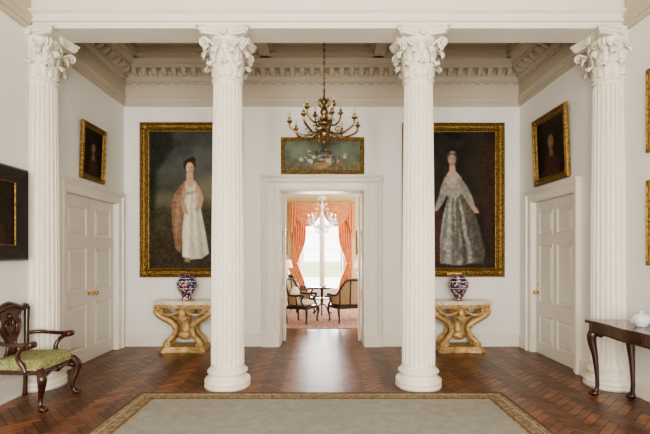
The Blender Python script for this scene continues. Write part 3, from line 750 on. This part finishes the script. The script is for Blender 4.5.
# curtains
def drape(x0,x1,ztop,zb,seed,tie=None):
    m=MB(); nx,nz=40,24; vs=[];fs=[]
    for j in range(nz+1):
        t=j/nz; z=ztop+(zb-ztop)*t
        for i in range(nx+1):
            u=i/nx
            k=1-.55*math.exp(-((t-.62)/.16)**2)
            xx=x0+(x1-x0)*u*k
            vs.append((xx,-.10+.035*math.sin(u*2*pi*6+seed)*k-.03*(1-k),z))
    for j in range(nz):
        for i in range(nx): fs.append((j*(nx+1)+i,j*(nx+1)+i+1,(j+1)*(nx+1)+i+1,(j+1)*(nx+1)+i))
    m.add(vs,fs,'coral',True)
    zt=ztop+(zb-ztop)*.62; m.tube([(x0,-.15,zt),(x0+(x1-x0)*.5,-.16,zt-.03)],.02,'brassknob',6)
    return m
drape(-1.05,-.55,3.2,.02,0).obj('curtain',(0,DF,0)); drape(1.05,.55,3.2,.02,1).obj('curtain.001',(0,DF,0))
m=MB()
def swag(xa,xb,zt,drop):
    nx,nz=24,12; vs=[];fs=[]
    for j in range(nz+1):
        t=j/nz
        for i in range(nx+1):
            u=i/nx; s_=math.sin(pi*u)
            x=xa+(xb-xa)*u; z=zt-.04*t-(drop*t)*s_**.8; vs.append((x,-.18-.03*math.sin(t*2*pi*4)*s_-.05*s_,z))
    for j in range(nz):
        for i in range(nx): fs.append((j*(nx+1)+i,j*(nx+1)+i+1,(j+1)*(nx+1)+i+1,(j+1)*(nx+1)+i))
    m.add(vs,fs,'coral',True)
swag(-1.10,.1,3.32,.78); swag(-.1,1.10,3.32,.78)
for sx in (-1,1):
    vs=[];fs=[]
    for j in range(13):
        t=j/12
        for i in range(17):
            u=i/16; vs.append((sx*(1.12-.34*u*(1-.2*t)),-.2+.03*math.sin(u*2*pi*3),3.32-t*(1.25-.65*u)))
    for j in range(12):
        for i in range(16): fs.append((j*17+i,j*17+i+1,(j+1)*17+i+1,(j+1)*17+i))
    m.add(vs,fs,'coral',True)
m.box(-1.15,1.15,-.24,0,3.30,3.36,'gilt'); m.ball((0,-.22,3.28),.07,'gilt',10)
m.obj('curtain_swag',(0,DF,0))
# outside
m=MB(); m.box(-8,8,DF+.3,DF+14,-.1,-.02,'paving'); m.obj('terrace')
m=MB(); m.box(-40,40,DF+14,DF+80,-.3,-.1,'grass'); m.obj('lawn')
# crystal chandelier
m=MB()
m.lathe([(0,-.42),(.03,-.40),(.05,-.36),(.02,-.32),(.06,-.27),(.10,-.22),(.12,-.18),(.03,-.12),(.03,-.02),(.07,.03),(.08,.07),(.03,.12),(.025,.25),(.06,.30),(.05,.35),(.02,.40),(.02,.5),(.09,.52),(.10,.54),(.01,.58)],0,0,'crystal',14)
def drop(x,y,z,s_): 
    m.add([(x,y,z+s_),(x+s_*.5,y,z),(x,y+s_*.5,z),(x-s_*.5,y,z),(x,y-s_*.5,z),(x,y,z-s_*1.5)],[(0,1,2),(0,2,3),(0,3,4),(0,4,1),(5,2,1),(5,3,2),(5,4,3),(5,1,4)],'crystal')
for i in range(8):
    a=2*pi*i/8; ca,sa=math.cos(a),math.sin(a)
    p=bez([(r*ca,r*sa,z) for r,z in ((.06,-.15),(.16,-.23),(.28,-.18),(.34,-.06))],5); m.tube(p,.012,'crystal',6)
    m.lathe([(0,-.06),(.05,-.05),(.055,-.04),(.015,-.035),(.012,.0)],.34*ca,.34*sa,'crystal',10); m.lathe([(.011,0),(.011,.06),(0,.061)],.34*ca,.34*sa,'porc',6); m.ball((.34*ca,.34*sa,.085),.018,'bulb',8,(1,1,1.6))
    for k in range(5):
        q=2*pi*k/5; drop(.34*ca+.045*math.cos(q),.34*sa+.045*math.sin(q),-.11,.030)
    for k in range(9):
        t=k/8; r=.09+(.34-.09)*t; drop(r*ca,r*sa,.50-.50*t-.18*math.sin(pi*t),.026)
        drop((.10+.06*math.sin(pi*t))*math.cos(a+.3),(.10+.06*math.sin(pi*t))*math.sin(a+.3),-.16-.2*t,.028)
m.tube([(0,0,.55),(0,0,FH-2.45)],.010,'brassknob',6)
m.obj('crystal_chandelier',(.0,11.0,2.45))
# cane armchairs (open barrel shape)
def cane(wid=.31,name=None):
    m=MB(); w=wid
    for sx in (-1,1):
        for yy in (-.27,.22):
            p=bez([(sx*(w-.03),yy,.36),(sx*(w-.01),yy-(.02 if yy<0 else -.02),.26),(sx*(w-.04),yy,.1),(sx*(w-.03),yy,.0)],4); m.tube(p,lerpr([.032,.03,.018,.022],len(p)),'dark',8)
    m.box(-w,w,-.30,.26,.32,.38,'dark')
    n=24
    def P_(t): # u-shaped plan
        a=pi*t; c_=math.cos(a); x=-w*1.02*(abs(c_)**(.6 if w>.4 else 1))*(1 if c_>0 else -1); y=-.05+ .33*math.sin(a)**.8 
        return x,y
    ts=np.linspace(0,1,n)
    lo=[];hi=[]
    for t in ts:
        x,y=P_(t); h=.62+.34*smooth(.12,.36,np.array(min(t,1-t)))
        lo.append((x,y,.40)); hi.append((x*1.05,y+.07*math.sin(pi*t),float(h)))
    m.add(lo+hi,[(i,i+1,n+i+1,n+i) for i in range(n-1)],'cane',True)
    m.tube(hi,.024,'dark',8); m.tube(lo,.02,'dark',8)
    for i in (0,5,9,14,18,23): m.tube([lo[i],hi[i]],.016,'dark',6)
    for sx in (-1,1):
        m.tube(bez([hi[0 if sx<0 else -1],(sx*w*1.06,-.16,.63),(sx*w*1.06,-.24,.62)],4),.026,'dark',8)
        m.tube(bez([(sx*w*1.06,-.22,.61),(sx*w*1.0,-.16,.5),(sx*w,-.24,.38)],4),.02,'dark',8)
    nb=1 if w<.4 else 2
    for q in range(nb):
        cx=0 if nb==1 else (q-.5)*w
        m.ball((cx,-.04,.44),.28,'cush',16,(1.02*(w/.31)/nb,.9,.28)); m.ball((cx,.17,.62),.18,'cush',14,(1.2,.45,1))
    return m
RZ=.0125
ca=cane().obj('cane_armchair',(-.47,9.8,RZ),math.radians(65))
inst(ca,'cane_armchair.001',(-.55,11.7,RZ),math.radians(110))
cane(.60).obj('cane_settee',(.80,10.0,RZ),math.radians(205))
m=MB()
m.lathe([(0,.66),(.27,.66),(.28,.67),(.28,.685),(.0,.69)],0,0,'mahog',28); m.lathe([(.05,.66),(.03,.6),(.04,.5),(.025,.42),(.045,.34),(.03,.28),(.06,.25),(0,.24)],0,0,'mahog',16)
for i in range(3):
    a=2*pi*i/3+.5; m.tube(bez([(r*math.cos(a),r*math.sin(a),z) for r,z in ((.03,.28),(.12,.2),(.2,.06),(.27,.02))],4),.02,'mahog',8)
m.lathe([(0,.69),(.05,.69),(.07,.73),(.065,.76),(0,.75)],.05,0,'porc',14)
m.obj('tripod_table',(.0,11.0,RZ))
# lamps on tables at far wall
def lamp_table(name,x,y):
    m=MB(); m.box(-.3,.3,-.2,.2,.70,.74,'mahog'); m.box(-.27,.27,-.18,.18,.6,.70,'mahog')
    for a in (-.26,.26):
        for b_ in (-.16,.16): m.tube([(a,b_,.6),(a,b_,0)],[.022,.014],'mahog',8)
    m.obj('occasional_table'+name,(x,y,0))
    m=MB(); m.lathe([(0,0),(.07,0),(.07,.02),(.03,.04),(.08,.12),(.09,.2),(.04,.3),(.015,.34),(.015,.42)],0,0,'porc',18); m.lathe([(.19,.36),(.12,.62)],0,0,'shade',24)
    m.obj('table_lamp'+name,(x,y,.741))
lamp_table('',-1.15,14.3); lamp_table('.001',1.25,14.3)
# far paintings
def farpic(name,x):
    P=Paint(0,40,0,50,1); P.C=np.array([.12,.13,.09])*(.6+.8*P.n1[...,None]); P.ell(20,14,22,12,(.3,.34,.34),.6,.8); P.poly([(0,34),(40,30),(40,50),(0,50)],(.10,.08,.03),2,.4)
    m=MB(); ornframe(m,-.35,.35,-.42,.42,.5); P.to(m,-.28,.28,-.35,.35,-.01); m.box(-.34,.34,-.008,0,-.4,.4,'black'); m.obj(name,(x,DF-.003,1.95),0,False)
farpic('landscape_painting',-1.55); farpic('landscape_painting.001',1.55)
m=MB(); m.box(-2.2,2.2,9.0,13.9,0,.01,'rugr'); m.box(-1.9,1.9,9.35,13.6,.01,.012,'rugr'); m.obj('patterned_rug')
# ---------------------------------------------------------------- lights
def area(name,loc,rot,sx,sy,p,col=(1,1,1)):
    l=bpy.data.lights.new(name,'AREA'); l.shape='RECTANGLE'; l.size=sx; l.size_y=sy; l.energy=p; l.color=col
    o=bpy.data.objects.new(name,l); bpy.context.scene.collection.objects.link(o); o.location=loc; o.rotation_euler=rot; return o
for i,(a,b) in enumerate(wins):
    area('window_daylight_%d'%i,((a+b)/2,F-.05,2.1),(pi/2,0,0),1.2,3.3,155,(1,.95,.865))  # fill lights added at the unseen front windows to brighten the hall
for i,(a,b) in enumerate(ww):
    area('far_window_daylight_%d'%i,(XR-.02,(a+b)/2,1.8),(pi/2,0,pi/2),1.2,2.5,130,(1,.94,.84))  # fill lights added at the unseen side openings to warm the far room
area('french_window_daylight',(0,DF+.28,1.5),(-pi/2,0,0),1.4,2.9,230,(1,1,1))
l=bpy.data.lights.new('sun','SUN'); l.energy=5; l.angle=.02; l.color=(1,.96,.9)
o=bpy.data.objects.new('sun',l); bpy.context.scene.collection.objects.link(o); o.rotation_euler=(math.radians(-38),0,math.radians(12)); o.location=(0,25,12)
w=bpy.data.worlds.new('World'); bpy.context.scene.world=w; w.use_nodes=True
bg=w.node_tree.nodes['Background']; bg.inputs[0].default_value=(1,.985,.96,1); bg.inputs[1].default_value=4
vs_=bpy.context.scene.view_settings
vs_.view_transform='AgX'; vs_.look='AgX - Medium High Contrast'; vs_.exposure=.28
# ---------------------------------------------------------------- camera
cd=bpy.data.cameras.new('Camera'); cam=bpy.data.objects.new('Camera',cd); bpy.context.scene.collection.objects.link(cam)
cam.location=(0,0,H); cam.rotation_euler=(pi/2,0,0); cd.sensor_width=36; cd.lens=36*433/650; cd.shift_x=3/650; cd.shift_y=37/650
cd.clip_end=200
bpy.context.scene.camera=cam
